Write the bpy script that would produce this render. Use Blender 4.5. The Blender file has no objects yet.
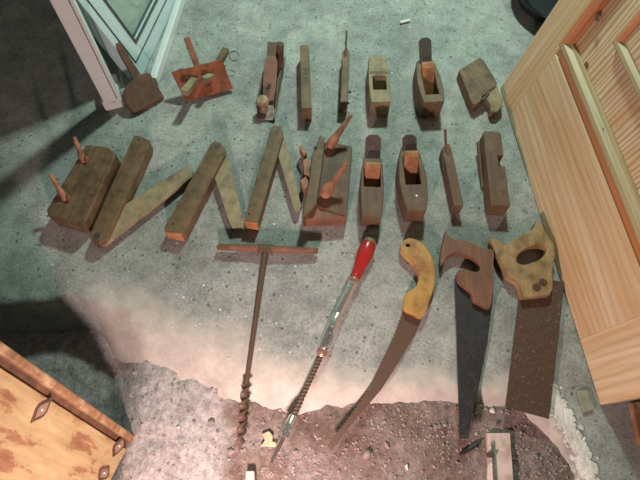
import bpy, bmesh, math, random
from mathutils import Vector, Matrix, noise
random.seed(7)
C = bpy.context.scene.collection
PI = math.pi

# ------------------------------------------------------------------ camera
CAM_H, PITCH, FPX = 1.30, math.radians(65), 480.0
CF = Vector((0, math.cos(PITCH), -math.sin(PITCH)))
CU = Vector((0, math.sin(PITCH), math.cos(PITCH)))
CP = Vector((0, 0, CAM_H))
def ray(px, py):
    return CF + Vector((1, 0, 0))*((px-320)/FPX) - CU*((py-240)/FPX)
def U(px, py, z=0.0):                      # survey point: where the sight line meets height z
    d = ray(px, py)
    return CP + d*((z-CAM_H)/d.z)
cam = bpy.data.cameras.new('camera'); cam.lens = 27.0; cam.sensor_width = 36; cam.clip_start = .02
co = bpy.data.objects.new('camera', cam); C.objects.link(co)
co.location = CP; co.rotation_euler = (math.radians(90)-PITCH, 0, 0)
bpy.context.scene.camera = co
sc = bpy.context.scene
sc.view_settings.view_transform = 'Standard'; sc.view_settings.look = 'None'
sc.view_settings.gamma = 1; sc.view_settings.use_curve_mapping = False
sc.view_settings.exposure = 0.0

# ------------------------------------------------------------------ materials
def nt(name):
    m = bpy.data.materials.new(name); m.use_nodes = True
    t = m.node_tree; b = t.nodes['Principled BSDF']
    return m, t, b
def node(t, typ, **kw):
    n = t.nodes.new(typ)
    for k, v in kw.items(): setattr(n, k, v)
    return n
def mapped(t, scale=(1,1,1), rot=(0,0,0)):
    tc = node(t, 'ShaderNodeTexCoord'); mp = node(t, 'ShaderNodeMapping')
    mp.inputs['Scale'].default_value = scale; mp.inputs['Rotation'].default_value = rot
    t.links.new(tc.outputs['Object'], mp.inputs['Vector']); return mp.outputs['Vector']
def noise_n(t, vec, scale, detail=4, rough=.6):
    n = node(t, 'ShaderNodeTexNoise'); n.inputs['Scale'].default_value = scale
    n.inputs['Detail'].default_value = detail; n.inputs['Roughness'].default_value = rough
    t.links.new(vec, n.inputs['Vector']); return n.outputs['Fac']
def ramp(t, fac, stops):
    r = node(t, 'ShaderNodeValToRGB'); e = r.color_ramp.elements
    while len(e) < len(stops): e.new(.5)
    for el, (p, c) in zip(e, stops):
        el.position = p; el.color = (c, c, c, 1) if isinstance(c, (int, float)) else (*c, 1)
    t.links.new(fac, r.inputs['Fac']); return r.outputs['Color']
def mix(t, fac, a, b, mode='MIX'):
    n = node(t, 'ShaderNodeMix', data_type='RGBA', blend_type=mode)
    for s, v in ((n.inputs[0], fac), (n.inputs[6], a), (n.inputs[7], b)):
        if hasattr(v, 'is_output') or isinstance(v, bpy.types.NodeSocket): t.links.new(v, s)
        elif isinstance(v, (int, float)): s.default_value = v
        else: s.default_value = (*v, 1)
    return n.outputs[2]
def bump(t, b, h, strength, dist=.002):
    n = node(t, 'ShaderNodeBump'); n.inputs['Strength'].default_value = strength
    n.inputs['Distance'].default_value = dist
    t.links.new(h, n.inputs['Height']); t.links.new(n.outputs['Normal'], b.inputs['Normal'])
def sc3(c, k): return tuple(min(1, x*k) for x in c)

def wood(name, col, wear=None, rough=.65, gs=1.0, contrast=.45, rot=(0,0,0)):
    """grain runs along the object's local y"""
    m, t, b = nt(name)
    v = mapped(t, (60*gs, 3.2*gs, 60*gs), rot)
    g = noise_n(t, v, 1.0, 6, .65)
    c = ramp(t, g, [(.28, sc3(col, 1-contrast)), (.5, col), (.72, sc3(col, 1+contrast*.7))])
    v2 = mapped(t, (1,1,1))
    n2 = noise_n(t, v2, 22, 4, .6)
    if wear:
        f = ramp(t, n2, [(.48, 0.0), (.66, .85)])
        c = mix(t, f, c, wear)
    else:
        f = ramp(t, n2, [(.33, .48), (.52, .95), (.68, 1.2)])
        c = mix(t, 1.0, c, f, 'MULTIPLY')
    t.links.new(c, b.inputs['Base Color']); b.inputs['Roughness'].default_value = rough
    bump(t, b, g, .35, .0015); return m
def metal(name, col, rust, amount=.5, rough=.45, metallic=.8, scale=60):
    m, t, b = nt(name); v = mapped(t)
    n = noise_n(t, v, scale, 6, .7)
    f = ramp(t, n, [(.62-amount*.35, 0.0), (.78-amount*.35, 1.0)])
    c = mix(t, f, col, rust); t.links.new(c, b.inputs['Base Color'])
    mt = node(t, 'ShaderNodeMath', operation='MULTIPLY_ADD'); t.links.new(f, mt.inputs[0])
    mt.inputs[1].default_value = -metallic; mt.inputs[2].default_value = metallic
    t.links.new(mt.outputs[0], b.inputs['Metallic'])
    ro = node(t, 'ShaderNodeMath', operation='MULTIPLY_ADD'); t.links.new(f, ro.inputs[0])
    ro.inputs[1].default_value = .85-rough; ro.inputs[2].default_value = rough
    t.links.new(ro.outputs[0], b.inputs['Roughness'])
    bump(t, b, n, .3, .001); return m
def plain(name, col, rough=.5, metallic=0, var=.12):
    m, t, b = nt(name); v = mapped(t); n = noise_n(t, v, 30, 3)
    c = ramp(t, n, [(.3, sc3(col, 1-var)), (.7, sc3(col, 1+var))])
    t.links.new(c, b.inputs['Base Color']); b.inputs['Roughness'].default_value = rough
    b.inputs['Metallic'].default_value = metallic; return m
M = {}
def concrete():
    m, t, b = nt('concrete'); v = mapped(t)
    big = noise_n(t, v, 2.6, 5, .6); mid = noise_n(t, v, 14, 6, .7); fin = noise_n(t, v, 160, 4, .7)
    c = ramp(t, big, [(.3, (.22,.225,.215)), (.5, (.32,.325,.31)), (.7, (.45,.445,.42))])
    c = mix(t, .8, c, ramp(t, mid, [(.32, .60), (.5, .98), (.68, 1.25)]), 'MULTIPLY')
    c = mix(t, .8, c, ramp(t, fin, [(.32, .60), (.5, 1.0), (.68, 1.32)]), 'MULTIPLY')
    # dark aggregate specks
    vo = node(t, 'ShaderNodeTexVoronoi'); vo.inputs['Scale'].default_value = 42
    vo.inputs['Randomness'].default_value = 1; t.links.new(v, vo.inputs['Vector'])
    s = ramp(t, vo.outputs['Distance'], [(.12, 1.0), (.22, 0.0)])
    keep = ramp(t, noise_n(t, v, 20, 2), [(.44, 0.0), (.56, .85)])
    sp = mix(t, 1.0, s, keep, 'MULTIPLY')
    c = mix(t, sp, c, (.07, .072, .07))
    vo2 = node(t, 'ShaderNodeTexVoronoi'); vo2.inputs['Scale'].default_value = 28
    t.links.new(mapped(t, (1,1,1), (.3,.1,1.1)), vo2.inputs['Vector'])
    s2 = ramp(t, vo2.outputs['Distance'], [(.06, 1.0), (.11, 0.0)])
    k2 = ramp(t, noise_n(t, mapped(t, (1,1,1), (0,0,2)), 9, 2), [(.52, 0.0), (.62, .8)])
    c = mix(t, mix(t, 1.0, s2, k2, 'MULTIPLY'), c, (.75, .74, .7))
    # smoother paler cement on the broken lip, its lamplight painted in, driven by the mesh
    at = node(t, 'ShaderNodeAttribute', attribute_name='lip')
    c = mix(t, at.outputs['Fac'], c, mix(t, ramp(t, mid, [(.3, 0.0), (.7, 1.0)]), (.37,.33,.295), (.60,.55,.49)))
    t.links.new(c, b.inputs['Base Color']); b.inputs['Roughness'].default_value = .8
    bump(t, b, mix(t, .6, mid, fin), .6, .004); return m
def dirt():
    m, t, b = nt('dirt'); v = mapped(t)
    a = noise_n(t, v, 7, 5, .6); f = noise_n(t, v, 70, 6, .75)
    c = ramp(t, a, [(.35, (.14,.085,.066)), (.5, (.20,.145,.125)), (.65, (.27,.22,.205))])
    ag = node(t, 'ShaderNodeAttribute', attribute_name='sandy')
    c = mix(t, ag.outputs['Fac'], c, (.39,.355,.35))
    c = mix(t, 1.0, c, ramp(t, f, [(.3, .5), (.5, 1.0), (.7, 1.5)]), 'MULTIPLY')
    t.links.new(c, b.inputs['Base Color']); b.inputs['Roughness'].default_value = .95
    bump(t, b, f, .9, .006); return m
def pine(name, col=(.74,.56,.37), rot=(0,0,0), rings=26, stripe=.28):
    m, t, b = nt(name); sw_ = abs(rot[2]) > 1; v = mapped(t, (.13,1,1) if sw_ else (1,.13,1), rot)
    w = node(t, 'ShaderNodeTexWave', wave_type='BANDS', bands_direction='X')
    w.inputs['Scale'].default_value = rings/2; w.inputs['Distortion'].default_value = 9
    w.inputs['Detail'].default_value = 3; w.inputs['Detail Scale'].default_value = .9
    t.links.new(v, w.inputs['Vector'])
    line = ramp(t, w.outputs['Fac'], [(.45, 0.0), (.92, stripe)])
    broad = noise_n(t, mapped(t, (.9, 11, 11) if sw_ else (11, .9, 11), rot), 1.0, 4, .55)
    c = ramp(t, broad, [(.30, tuple(x*y for x, y in zip(col, (.78,.60,.45)))), (.44, tuple(x*y for x, y in zip(col, (.95,.86,.74)))), (.56, col), (.72, tuple(min(1, x*y) for x, y in zip(col, (1.12,1.16,1.2))))])
    c = mix(t, line, c, tuple(x*y for x, y in zip(col, (.62,.42,.28))))
    g = noise_n(t, mapped(t, (3,90,90) if sw_ else (90,3,90), rot), 1, 5)
    c = mix(t, 1.0, c, ramp(t, g, [(.3, .88), (.7, 1.1)]), 'MULTIPLY')
    t.links.new(c, b.inputs['Base Color']); b.inputs['Roughness'].default_value = .5
    bump(t, b, g, .15, .001); return m
def worn_board():
    m, t, b = nt('worn_yellow_pine'); v = mapped(t, (4,13,4))
    n = noise_n(t, v, 1.6, 6, .7)
    c = ramp(t, n, [(.33, (.24,.10,.045)), (.42, (.30,.145,.07)), (.455, (.40,.275,.135)), (.62, (.46,.34,.18)), (.8, (.55,.44,.27))])
    g = noise_n(t, mapped(t, (6,70,6)), 1.2, 5)
    c = mix(t, 1.0, c, ramp(t, g, [(.3, .82), (.7, 1.12)]), 'MULTIPLY')
    t.links.new(c, b.inputs['Base Color']); b.inputs['Roughness'].default_value = .55
    bump(t, b, n, .25, .002); return m
M['concrete'] = concrete(); M['dirt'] = dirt(); M['board'] = worn_board()
M['pine_y'] = pine('pine_stile'); M['pine_x'] = pine('pine_rail', rot=(0,0,PI/2))
M['pine_o'] = pine('pine_moulding_orange', (.62,.30,.13), rings=40)
M['pine_ox'] = pine('pine_moulding_orange_cross', (.66,.28,.13), rot=(0,0,PI/2), rings=40)
M['pine_g'] = pine('pine_moulding_pale', (.50,.40,.235), rings=40)
M['pine_panel'] = pine('pine_panel', (.74,.57,.39), rings=44, stripe=.75, rot=(0,0,PI/2))
M['rim'] = wood('worn_rim', (.26,.13,.06), (.50,.35,.22), contrast=.5)
M['groove'] = wood('dark_groove', (.13,.06,.03))
M['gbrown'] = wood('grey_brown_beech', (.16,.096,.048))
M['beech'] = wood('beech', (.28,.20,.11), contrast=.25)
M['dbeech'] = wood('dark_beech', (.115,.058,.033), (.17,.10,.055))
M['bevelw'] = wood('bevel_stock_brown', (.16,.096,.048), contrast=.3)
M['bladew'] = wood('bevel_blade_tan', (.30,.23,.135), contrast=.22)
M['wedge'] = wood('orange_wedge', (.42,.18,.075), contrast=.25)
M['orange'] = wood('orange_gauge', (.30,.085,.035), contrast=.3)
M['pink'] = wood('turned_pearwood', (.36,.16,.09), contrast=.3)
M['dark'] = wood('dark_old_wood', (.095,.045,.025), (.14,.07,.038))
M['hbrown'] = wood('saw_handle_brown', (.21,.09,.05), (.14,.065,.045))
M['htan'] = wood('saw_handle_tan', (.34,.215,.10), contrast=.3)
M['hyel'] = wood('yellow_varnished_handle', (.50,.28,.085), (.28,.12,.045), rough=.35, contrast=.3)
M['knob'] = wood('knob_wood', (.36,.24,.14))
M['pale'] = wood('pale_wood', (.66,.50,.33), contrast=.15)
M['pinkb'] = wood('pinkish_board', (.62,.50,.45), (.36,.24,.2), contrast=.15)
M['iron'] = metal('dark_iron', (.10,.085,.085), (.075,.045,.035), .5, .5, .6)
M['piron'] = metal('purplish_iron', (.17,.11,.115), (.12,.065,.06), .5, .45, .6)
M['rust'] = metal('rusty_blade', (.10,.062,.045), (.12,.055,.03), .55, .55, .08, 45)
M['rustlight'] = metal('speckled_rust', (.085,.045,.030), (.26,.19,.155), .16, .65, .08, 130)
M['black_iron'] = metal('black_blade', (.026,.026,.028), (.036,.032,.03), .4, .5, .1)
M['chrome'] = metal('chrome', (.80,.80,.78), (.45,.40,.36), .1, .24, .92, 90)
M['castiron'] = metal('cast_iron_plane', (.20,.17,.15), (.19,.115,.08), .5, .45, .6)
M['lever'] = metal('worn_lever_cap', (.30,.20,.17), (.30,.14,.095), .6, .45, .5)
M['brass'] = metal('dull_brass', (.16,.09,.045), (.12,.08,.04), .3, .4, .8)
M['copper'] = metal('copper_ring', (.62,.36,.27), (.35,.18,.12), .3, .35, .8)
M['red'] = plain('red_lacquer', (.42,.022,.022), .28)
M['olive'] = plain('olive_cap', (.24,.20,.09), .4)
M['white'] = plain('white_plastic', (.70,.72,.72), .3, 0, .04)
M['sash'] = plain('shaded_white_plastic', (.52,.62,.64), .35, 0, .05)  # white plastic darkened in colour to stand for its dim grazing light
M['gasket'] = plain('grey_gasket', (.06,.08,.08), .5)
M['chalk'] = plain('chalk', (.85,.85,.82), .7)
M['blackp'] = plain('black_enamel', (.012,.014,.02), .12)
M['mortar'] = plain('pale_mortar', (.70,.67,.63), .9, 0, .25)
M['stone'] = plain('stone', (.30,.235,.21), .85, 0, .35)
M['crumb'] = plain('crumb', (.30,.29,.26), .85, 0, .6)
M['dark_hole'] = plain('screw_recess', (.02,.016,.013), .9)
M['tile'] = plain('dull_tile', (.30,.30,.22), .35, 0, .2)
M['wall'] = plain('old_plaster', (.40,.40,.37), .9)
M['knotcore'] = wood('knot_core', (.30,.19,.13), (.12,.07,.05))
M['wax'] = plain('pale_wood_end', (.55,.42,.32), .7)
mg, tg, bg = nt('window_glass')
bg.inputs['Base Color'].default_value = (.85,.93,.90,1); bg.inputs['Roughness'].default_value = .08
bg.inputs['Transmission Weight'].default_value = .85; bg.inputs['IOR'].default_value = 1.45
M['glass'] = mg
mc, tcn, bc = nt('painted_reflections')  # green and pink patches painted for what the pane reflects and lets through
vv = mapped(tcn, (1,1,1)); nn = noise_n(tcn, vv, 7, 3, .5)
tcn.links.new(ramp(tcn, nn, [(.38, (.75,.80,.72)), (.46, (.38,.52,.38)), (.53, (.78,.80,.72)), (.60, (.72,.42,.34)), (.68, (.82,.82,.75))]), bc.inputs['Base Color'])
M['pane_reflections'] = mc

# ------------------------------------------------------------------ scene objects
def thing(name, label, cat, loc=(0,0,0), rotz=0, group=None):
    o = bpy.data.objects.new(name, None); C.objects.link(o); o.empty_display_size = .05
    o.location = loc; o.rotation_euler = (0, 0, rotz)
    o['label'] = label; o['category'] = cat
    if group: o['group'] = group
    return o
def root_mat(p):
    while p.parent: p = p.parent
    return Matrix.Translation(p.location) @ p.rotation_euler.to_matrix().to_4x4()
def obj(name, bm, mat, parent=None, bev=0, smooth=False, local=True, label=None):
    """local=False: the bmesh holds world coordinates"""
    if parent and not local: bmesh.ops.transform(bm, matrix=root_mat(parent).inverted(), verts=bm.verts)
    bmesh.ops.recalc_face_normals(bm, faces=bm.faces)
    me = bpy.data.meshes.new(name); bm.to_mesh(me); bm.free()
    o = bpy.data.objects.new(name, me); C.objects.link(o)
    me.materials.append(M[mat])
    if smooth:
        for p in me.polygons: p.use_smooth = True
        if hasattr(me, 'set_sharp_from_angle'): me.set_sharp_from_angle(angle=math.radians(42))
    if parent: o.parent = parent
    if bev:
        b = o.modifiers.new('bevel', 'BEVEL'); b.width = bev; b.segments = 2; b.limit_method = 'ANGLE'
        b.angle_limit = math.radians(32); b.harden_normals = False
    if label: o['label'] = label
    return o
def solo(o, label, cat, group=None, kind=None):
    """a thing that is one mesh: put its origin at its base"""
    me = o.data; xs = [v.co for v in me.vertices]
    c = Vector((sum(v.x for v in xs)/len(xs), sum(v.y for v in xs)/len(xs), min(v.z for v in xs)))
    me.transform(Matrix.Translation(-c)); o.location = c
    if label: o['label'] = label
    if cat: o['category'] = cat
    if group: o['group'] = group
    if kind: o['kind'] = kind
    return o
def struct(name, bm, mat, **k):
    o = obj(name, bm, mat, **k); o['kind'] = 'structure'; return o

# ------------------------------------------------------------------ shape builders
def BM(): return bmesh.new()
def box(bm, x0, x1, y0, y1, z0, z1, mat=None):
    vs = [bm.verts.new((x, y, z)) for z in (z0, z1) for x, y in ((x0,y0),(x1,y0),(x1,y1),(x0,y1))]
    if mat is not None:
        for v in vs: v.co = mat @ v.co
    for f in ((0,3,2,1),(4,5,6,7),(0,1,5,4),(1,2,6,5),(2,3,7,6),(3,0,4,7)): bm.faces.new([vs[i] for i in f])
    return vs
def prism(bm, pts, z0, z1, holes=()):
    """pts: (x,y) outline; extruded from z0 to z1, optional holes"""
    return slab3(bm, [Vector((p[0], p[1], z1)) for p in pts], Vector((0,0,z0-z1)),
                 [[Vector((p[0], p[1], z1)) for p in h] for h in holes])
def slab3(bm, top, ext, holes=()):
    edges = []; loops = []
    for lp in [top]+list(holes):
        vs = [bm.verts.new(p) for p in lp]; loops.append(vs)
        for i in range(len(vs)): edges.append(bm.edges.new((vs[i], vs[(i+1) % len(vs)])))
    if holes:
        r = bmesh.ops.triangle_fill(bm, edges=edges, use_beauty=True)
        faces = [g for g in r['geom'] if isinstance(g, bmesh.types.BMFace)]
    else:
        faces = [bm.faces.new(loops[0])]
    r = bmesh.ops.extrude_face_region(bm, geom=faces, use_keep_orig=True)
    nv = [g for g in r['geom'] if isinstance(g, bmesh.types.BMVert)]
    bmesh.ops.translate(bm, vec=ext, verts=nv)
    return nv
def flat(pts, z): return [U(x, y, z) for x, y in pts]
def tracedprism(pts, ztop, zbot, holes=()):
    bm = BM(); slab3(bm, flat(pts, ztop), Vector((0,0,zbot-ztop)), [flat(h, ztop) for h in holes]); return bm
def smooth_pts(pts, n=3):
    """closed Catmull-Rom resampling of an outline"""
    out = []; k = len(pts)
    for i in range(k):
        p0, p1, p2, p3 = (Vector((*pts[(i+j-1) % k][:2],)) for j in range(4))
        for s in range(n):
            t = s/n
            out.append(tuple(.5*((2*p1)+(-p0+p2)*t+(2*p0-5*p1+4*p2-p3)*t*t+(-p0+3*p1-3*p2+p3)*t**3)))
    return out
def frame_of(d):
    d = d.normalized(); a = Vector((0,0,1)) if abs(d.z) < .9 else Vector((1,0,0))
    u = d.cross(a).normalized(); return d, u, d.cross(u).normalized()
def lathe(bm, p0, p1, prof, seg=20):
    """prof: (fraction along p0-p1, radius in m)"""
    d, u, v = frame_of(p1-p0); L = (p1-p0).length; rings = []
    for f, r in prof:
        c = p0+d*(f*L)
        rings.append([bm.verts.new(c+u*(r*math.cos(2*PI*i/seg))+v*(r*math.sin(2*PI*i/seg))) for i in range(seg)])
    for a, b in zip(rings, rings[1:]):
        for i in range(seg): bm.faces.new((a[i], a[(i+1) % seg], b[(i+1) % seg], b[i]))
    bm.faces.new(rings[0]); bm.faces.new(rings[-1])
def tube(bm, path, radii, seg=10):
    rings = []
    for k, p in enumerate(path):
        q0 = path[max(0, k-1)]; q1 = path[min(len(path)-1, k+1)]
        d, u, v = frame_of(q1-q0); r = radii[k] if isinstance(radii, (list, tuple)) else radii
        rings.append([bm.verts.new(p+u*(r*math.cos(2*PI*i/seg))+v*(r*math.sin(2*PI*i/seg))) for i in range(seg)])
    for a, b in zip(rings, rings[1:]):
        for i in range(seg): bm.faces.new((a[i], a[(i+1) % seg], b[(i+1) % seg], b[i]))
    bm.faces.new(rings[0]); bm.faces.new(rings[-1])
def twist(bm, p0, p1, w, th, turns, n=90):
    d, u, v = frame_of(p1-p0); L = (p1-p0).length; rings = []
    for i in range(n+1):
        f = i/n; a = 2*PI*turns*f; e = min(1, (1-f)*9+.25)
        ca, sa = math.cos(a), math.sin(a); ring = []
        for x, y in ((-w,-th*.5),(-w*.4,-th),(w*.4,-th),(w,-th*.5),(w,th*.5),(w*.4,th),(-w*.4,th),(-w,th*.5)):
            x *= e; ring.append(bm.verts.new(p0+d*(f*L)+u*(x*ca-y*sa)+v*(x*sa+y*ca)))
        rings.append(ring)
    for a, b in zip(rings, rings[1:]):
        for i in range(8): bm.faces.new((a[i], a[(i+1) % 8], b[(i+1) % 8], b[i]))
    bm.faces.new(rings[0]); bm.faces.new(rings[-1])
def boolean_cut(o, bm_cut):
    """carve bm_cut (in o's local frame) out of o"""
    bmesh.ops.recalc_face_normals(bm_cut, faces=bm_cut.faces)
    me = bpy.data.meshes.new('tmp'); bm_cut.to_mesh(me); bm_cut.free()
    c = bpy.data.objects.new('tmp', me); C.objects.link(c); c.parent = o.parent
    saved = []
    for m in list(o.modifiers): saved.append((m.width,)); o.modifiers.remove(m)
    m = o.modifiers.new('b', 'BOOLEAN'); m.object = c; m.operation = 'DIFFERENCE'; m.solver = 'EXACT'
    bpy.context.view_layer.update()
    dg = bpy.context.evaluated_depsgraph_get()
    new = bpy.data.meshes.new_from_object(o.evaluated_get(dg))
    o.modifiers.remove(m); mats = o.data.materials[0]; o.data = new
    if not new.materials: new.materials.append(mats)
    bpy.data.objects.remove(c)
    for (w,) in saved:
        b = o.modifiers.new('bevel', 'BEVEL'); b.width = w; b.segments = 2; b.limit_method = 'ANGLE'; b.angle_limit = math.radians(32)
def pose(near, far, h):
    """near/far sight points on a top surface at height h -> floor centre, rotz, length"""
    a = U(*near, h); b = U(*far, h); c = (a+b)/2
    return Vector((c.x, c.y, 0)), math.atan2(-(b-a).x, (b-a).y), (b-a).length

# ================================================================== GROUND
edge_px = [(-900,300),(-250,300),(0,303),(60,298),(95,300),(125,312),(180,334),(240,366),(300,384),(360,388),(440,386),(515,394),(550,415),(580,455),(600,500),(625,620),(640,800)]
EDGE = [U(x, y, 0).xy for x, y in edge_px if not y > 700] + [Vector((.74,-1.0))]
def sdist(p):
    best = 9; sgn = 1
    for a, b in zip(EDGE, EDGE[1:]):
        ab = b-a; t = max(0, min(1, (p-a).dot(ab)/ab.dot(ab))); q = a+ab*t; d = (p-q).length
        if d < best-1e-9:
            best = d; cr = ab.x*(p-a).y-ab.y*(p-a).x; sgn = -1 if cr > 0 else 1
    return best*sgn                              # >0 : off the slab, on the low side
def sm(t): t = max(0, min(1, t)); return t*t*(3-2*t)
def depth(x): return .038+.10*sm((-.46-x)/.16)
def slope(x): return .165-.10*sm((-.58-x)/.12)-.07*sm((x+.20)/.3)-.02*sm((x-.35)/.2)
def slab_z(x, y):
    s = sdist(Vector((x, y)))+.010*noise.noise(Vector((x*9, y*9, 1)))
    z = -(depth(x)+.03)*sm((s+.01)/(slope(x)+.02))
    z += .0022*noise.noise(Vector((x*14, y*14, 0)))+.004*noise.noise(Vector((x*2.2, y*2.2, 4)))*(1 if s > 0 else .25)
    return z-.0022, s
def axis(a, b, lo, hi, fine, coarse):
    v = a; out = []
    while v < b:
        out.append(v); v += fine if lo <= v <= hi else coarse
    out.append(b); return out
bm = BM(); lay = bm.verts.layers.float.new('lip')
xs = axis(-2.2, 1.15, -1.0, .9, .011, .06); ys = axis(-1.2, 3.0, -.1, .62, .011, .05)
grid = []
for y in ys:
    row = []
    for x in xs:
        z, s = slab_z(x, y); v = bm.verts.new((x, y, z))
        v[lay] = sm((s+.085+.05*noise.noise(Vector((x*7, y*7, 9))))/.07)*(1-sm((x-.60)/.05))*sm((x+.70)/.12)  # mask for the painted brightness of the slope, faded out on the left
        row.append(v)
    grid.append(row)
for r0, r1 in zip(grid, grid[1:]):
    for i in range(len(xs)-1): bm.faces.new((r0[i], r0[i+1], r1[i+1], r1[i]))
fl = struct('floor', bm, 'concrete', smooth=True)
def dirt_z(x, y):
    z = -depth(x)+.006*noise.noise(Vector((x*9, y*9, 3)))+.006*noise.noise(Vector((x*25, y*25, 5)))+.004*noise.noise(Vector((x*60, y*60, 8)))
    return z+.010*sm((x+.15)/.3)
bm = BM(); lay2 = bm.verts.layers.float.new('sandy'); xs = axis(-1.6, .85, -.9, .72, .009, .05); ys = axis(-1.1, .5, -.1, .4, .009, .05); grid = []
for y in ys: grid.append([bm.verts.new((x, y, dirt_z(x, y))) for x in xs])
for j, (r0, r1) in enumerate(zip(grid, grid[1:])):
    for i in range(len(xs)-1):
        if slab_z(xs[i], ys[j])[0] < dirt_z(xs[i], ys[j])+.03: bm.faces.new((r0[i], r0[i+1], r1[i+1], r1[i]))
for v in bm.verts: v[lay2] = sm((-.20-v.co.x+.05*noise.noise(v.co*14))/.07)
for v in [v for v in bm.verts if not v.link_faces]: bm.verts.remove(v)
g = struct('dirt_ground', bm, 'dirt', smooth=True)

def pebble(bm, c, r, flatness=.65):
    q = bmesh.ops.create_icosphere(bm, subdivisions=1, radius=r)
    ph = random.uniform(0, 9); sx, sy = random.uniform(.7, 1.25), random.uniform(.7, 1.25)
    a = random.uniform(0, PI); ca, sa = math.cos(a), math.sin(a)
    for v in q['verts']:
        k = 1+.35*noise.noise(v.co/r*1.1+Vector((ph, ph, ph)))
        x, y, z = v.co.x*sx*k, v.co.y*sy*k, v.co.z*flatness*k
        v.co = Vector((x*ca-y*sa, x*sa+y*ca, z))+c
bm = BM(); n = 0
while n < 2300:
    x, y = random.uniform(-.52, .62), random.uniform(-.09, .24)
    if slab_z(x, y)[0] > dirt_z(x, y): continue
    if noise.noise(Vector((x*6, y*6, 2)))+random.uniform(-.5, .5) < -.1: continue
    if x < -.22 and random.random() < .7: continue
    r = .0011+.0042*random.random()**3; pebble(bm, Vector((x, y, dirt_z(x, y)+r*.2)), r); n += 1
solo(obj('gravel', bm, 'stone'), 'fine brownish gravel and crumbled mortar covering the dirt', 'gravel', kind='stuff')
bm = BM()
for _ in range(330):
    x, y = random.uniform(-.95, .62), random.uniform(.22, 1.9)
    z, s = slab_z(x, y)
    if s > 0 or (x < -.5 and y > 1.0): continue
    r = .0010+.0026*random.random()**3; pebble(bm, Vector((x, y, z+r*.3)), r, .5)
solo(obj('grit', bm, 'crumb'), 'scattered grit and crumbs lying on the concrete slab', 'grit', kind='stuff')
bm = BM()
for _ in range(70):
    p = U(random.gauss(260, 70), random.gauss(300, 45), 0); z, s = slab_z(p.x, p.y)
    if s > 0: continue
    pebble(bm, Vector((p.x, p.y, z+.0006)), .001+.0035*random.random()**2, .4)
solo(obj('plaster_flecks', bm, 'mortar'), 'tiny white plaster flecks on the concrete around the auger shaft', 'plaster flecks', kind='stuff')
for (px, py, r, lab) in [(366,455,.011,'small brown stone in the dirt below the curved saw'),
        (385,446,.008,'small rounded stone in the dirt, right of the biggest brown stone'),
        (488,412,.008,'pale stone at the dirt edge left of the wide rusty saw blade'),
        (181,428,.006,'small white stone in the grey gravel left of the auger tip'),
        (213,423,.009,'grey stone beside the slope left of the auger tip'),
        (433,428,.008,'brown stone in the dirt left of the black saw tip'),
        (232,452,.009,'tan stone right below the auger tip'),
        (296,452,.008,'pinkish stone just right of the push drill bit'),
        (494,423,.006,'dark little stone above the pinkish board piece'),
        (405,467,.007,'pale brown stone low in the middle of the dirt')]:
    p = U(px, py, -.06); bm = BM(); z = dirt_z(p.x, p.y)
    pebble(bm, Vector((p.x, p.y, z+r*.35)), r, .75); o = obj('stone', bm, 'mortar' if ('pale' in lab or 'white' in lab) else ('iron' if 'dark' in lab else 'stone'), smooth=True)
    solo(o, lab, 'stone', 'loose stones in the dirt')
# pale rough mortar ridge along the right lip of the slab
bm = BM(); path = [(548,384),(556,398),(563,412),(572,430),(582,450),(590,468),(596,490)]
for k in range(len(path)-1):
    for i in range(95):
        t = random.random(); px = path[k][0]*(1-t)+path[k+1][0]*t+random.gauss(-2, 4.5); py = path[k][1]*(1-t)+path[k+1][1]*t
        p = U(px, py, 0); z = slab_z(p.x, p.y)[0]; pebble(bm, Vector((p.x, p.y, z+.001)), random.uniform(.003, .0085), .4)
solo(obj('mortar_ridge', bm, 'mortar', smooth=True), 'rough whitish mortar ridge along the slab edge at lower right', 'mortar', kind='stuff')

# ================================================================== ROOM WALLS
bm = BM(); box(bm, 1.02, 1.15, -1.2, 3.0, -.2, 2.4); struct('wall_right', bm, 'wall')
bm = BM(); box(bm, -2.2, 1.15, 3.0, 3.1, -.2, 2.4); struct('wall_back', bm, 'wall')
bm = BM(); box(bm, -2.3, -2.2, -1.2, 3.1, -.2, 2.4); struct('wall_left', bm, 'wall')

# ================================================================== PANELLED DOOR leaning on its long edge
def frame_mat(o, ex, ey, ez):
    m = Matrix.Identity(4)
    for i, e in enumerate((ex, ey, ez)):
        for j in range(3): m[j][i] = e[j]
    m.translation = o; return m
A = U(600, 405, 0); B = U(500, 88, 0); ey = (B-A).normalized()
th = math.radians(82); nx = Vector((ey.y, -ey.x, 0)); ex = nx*math.cos(th)+Vector((0,0,1))*math.sin(th)
ez = ex.cross(ey).normalized()
if ez.x > 0: ez = -ez
DM = frame_mat(A+Vector((0,0,.001)), ex, ey, ez)          # x = up the door, y = along, z = out of its face
def on(Mx, px, py):
    o = Mx.translation; n = Vector((Mx[0][2], Mx[1][2], Mx[2][2])); d = ray(px, py)
    q = CP+d*((o-CP).dot(n)/d.dot(n)); l = Mx.inverted() @ q; return l.x, l.y
L = (B-A).length
DW = 1.5
print('DOOR', L, [tuple(round(c, 3) for c in on(DM, *q)) for q in ((557,51),(640,212),(602,0),(612,42),(640,95),(640,0),(640,310),(583,345),(640,399),(552,0))])
dr = bpy.data.objects.new('panelled_door', None); C.objects.link(dr)
dr.matrix_world = DM
dr['label'] = 'pale pine panelled door leaning upright along the right side'; dr['category'] = 'door'
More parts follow.
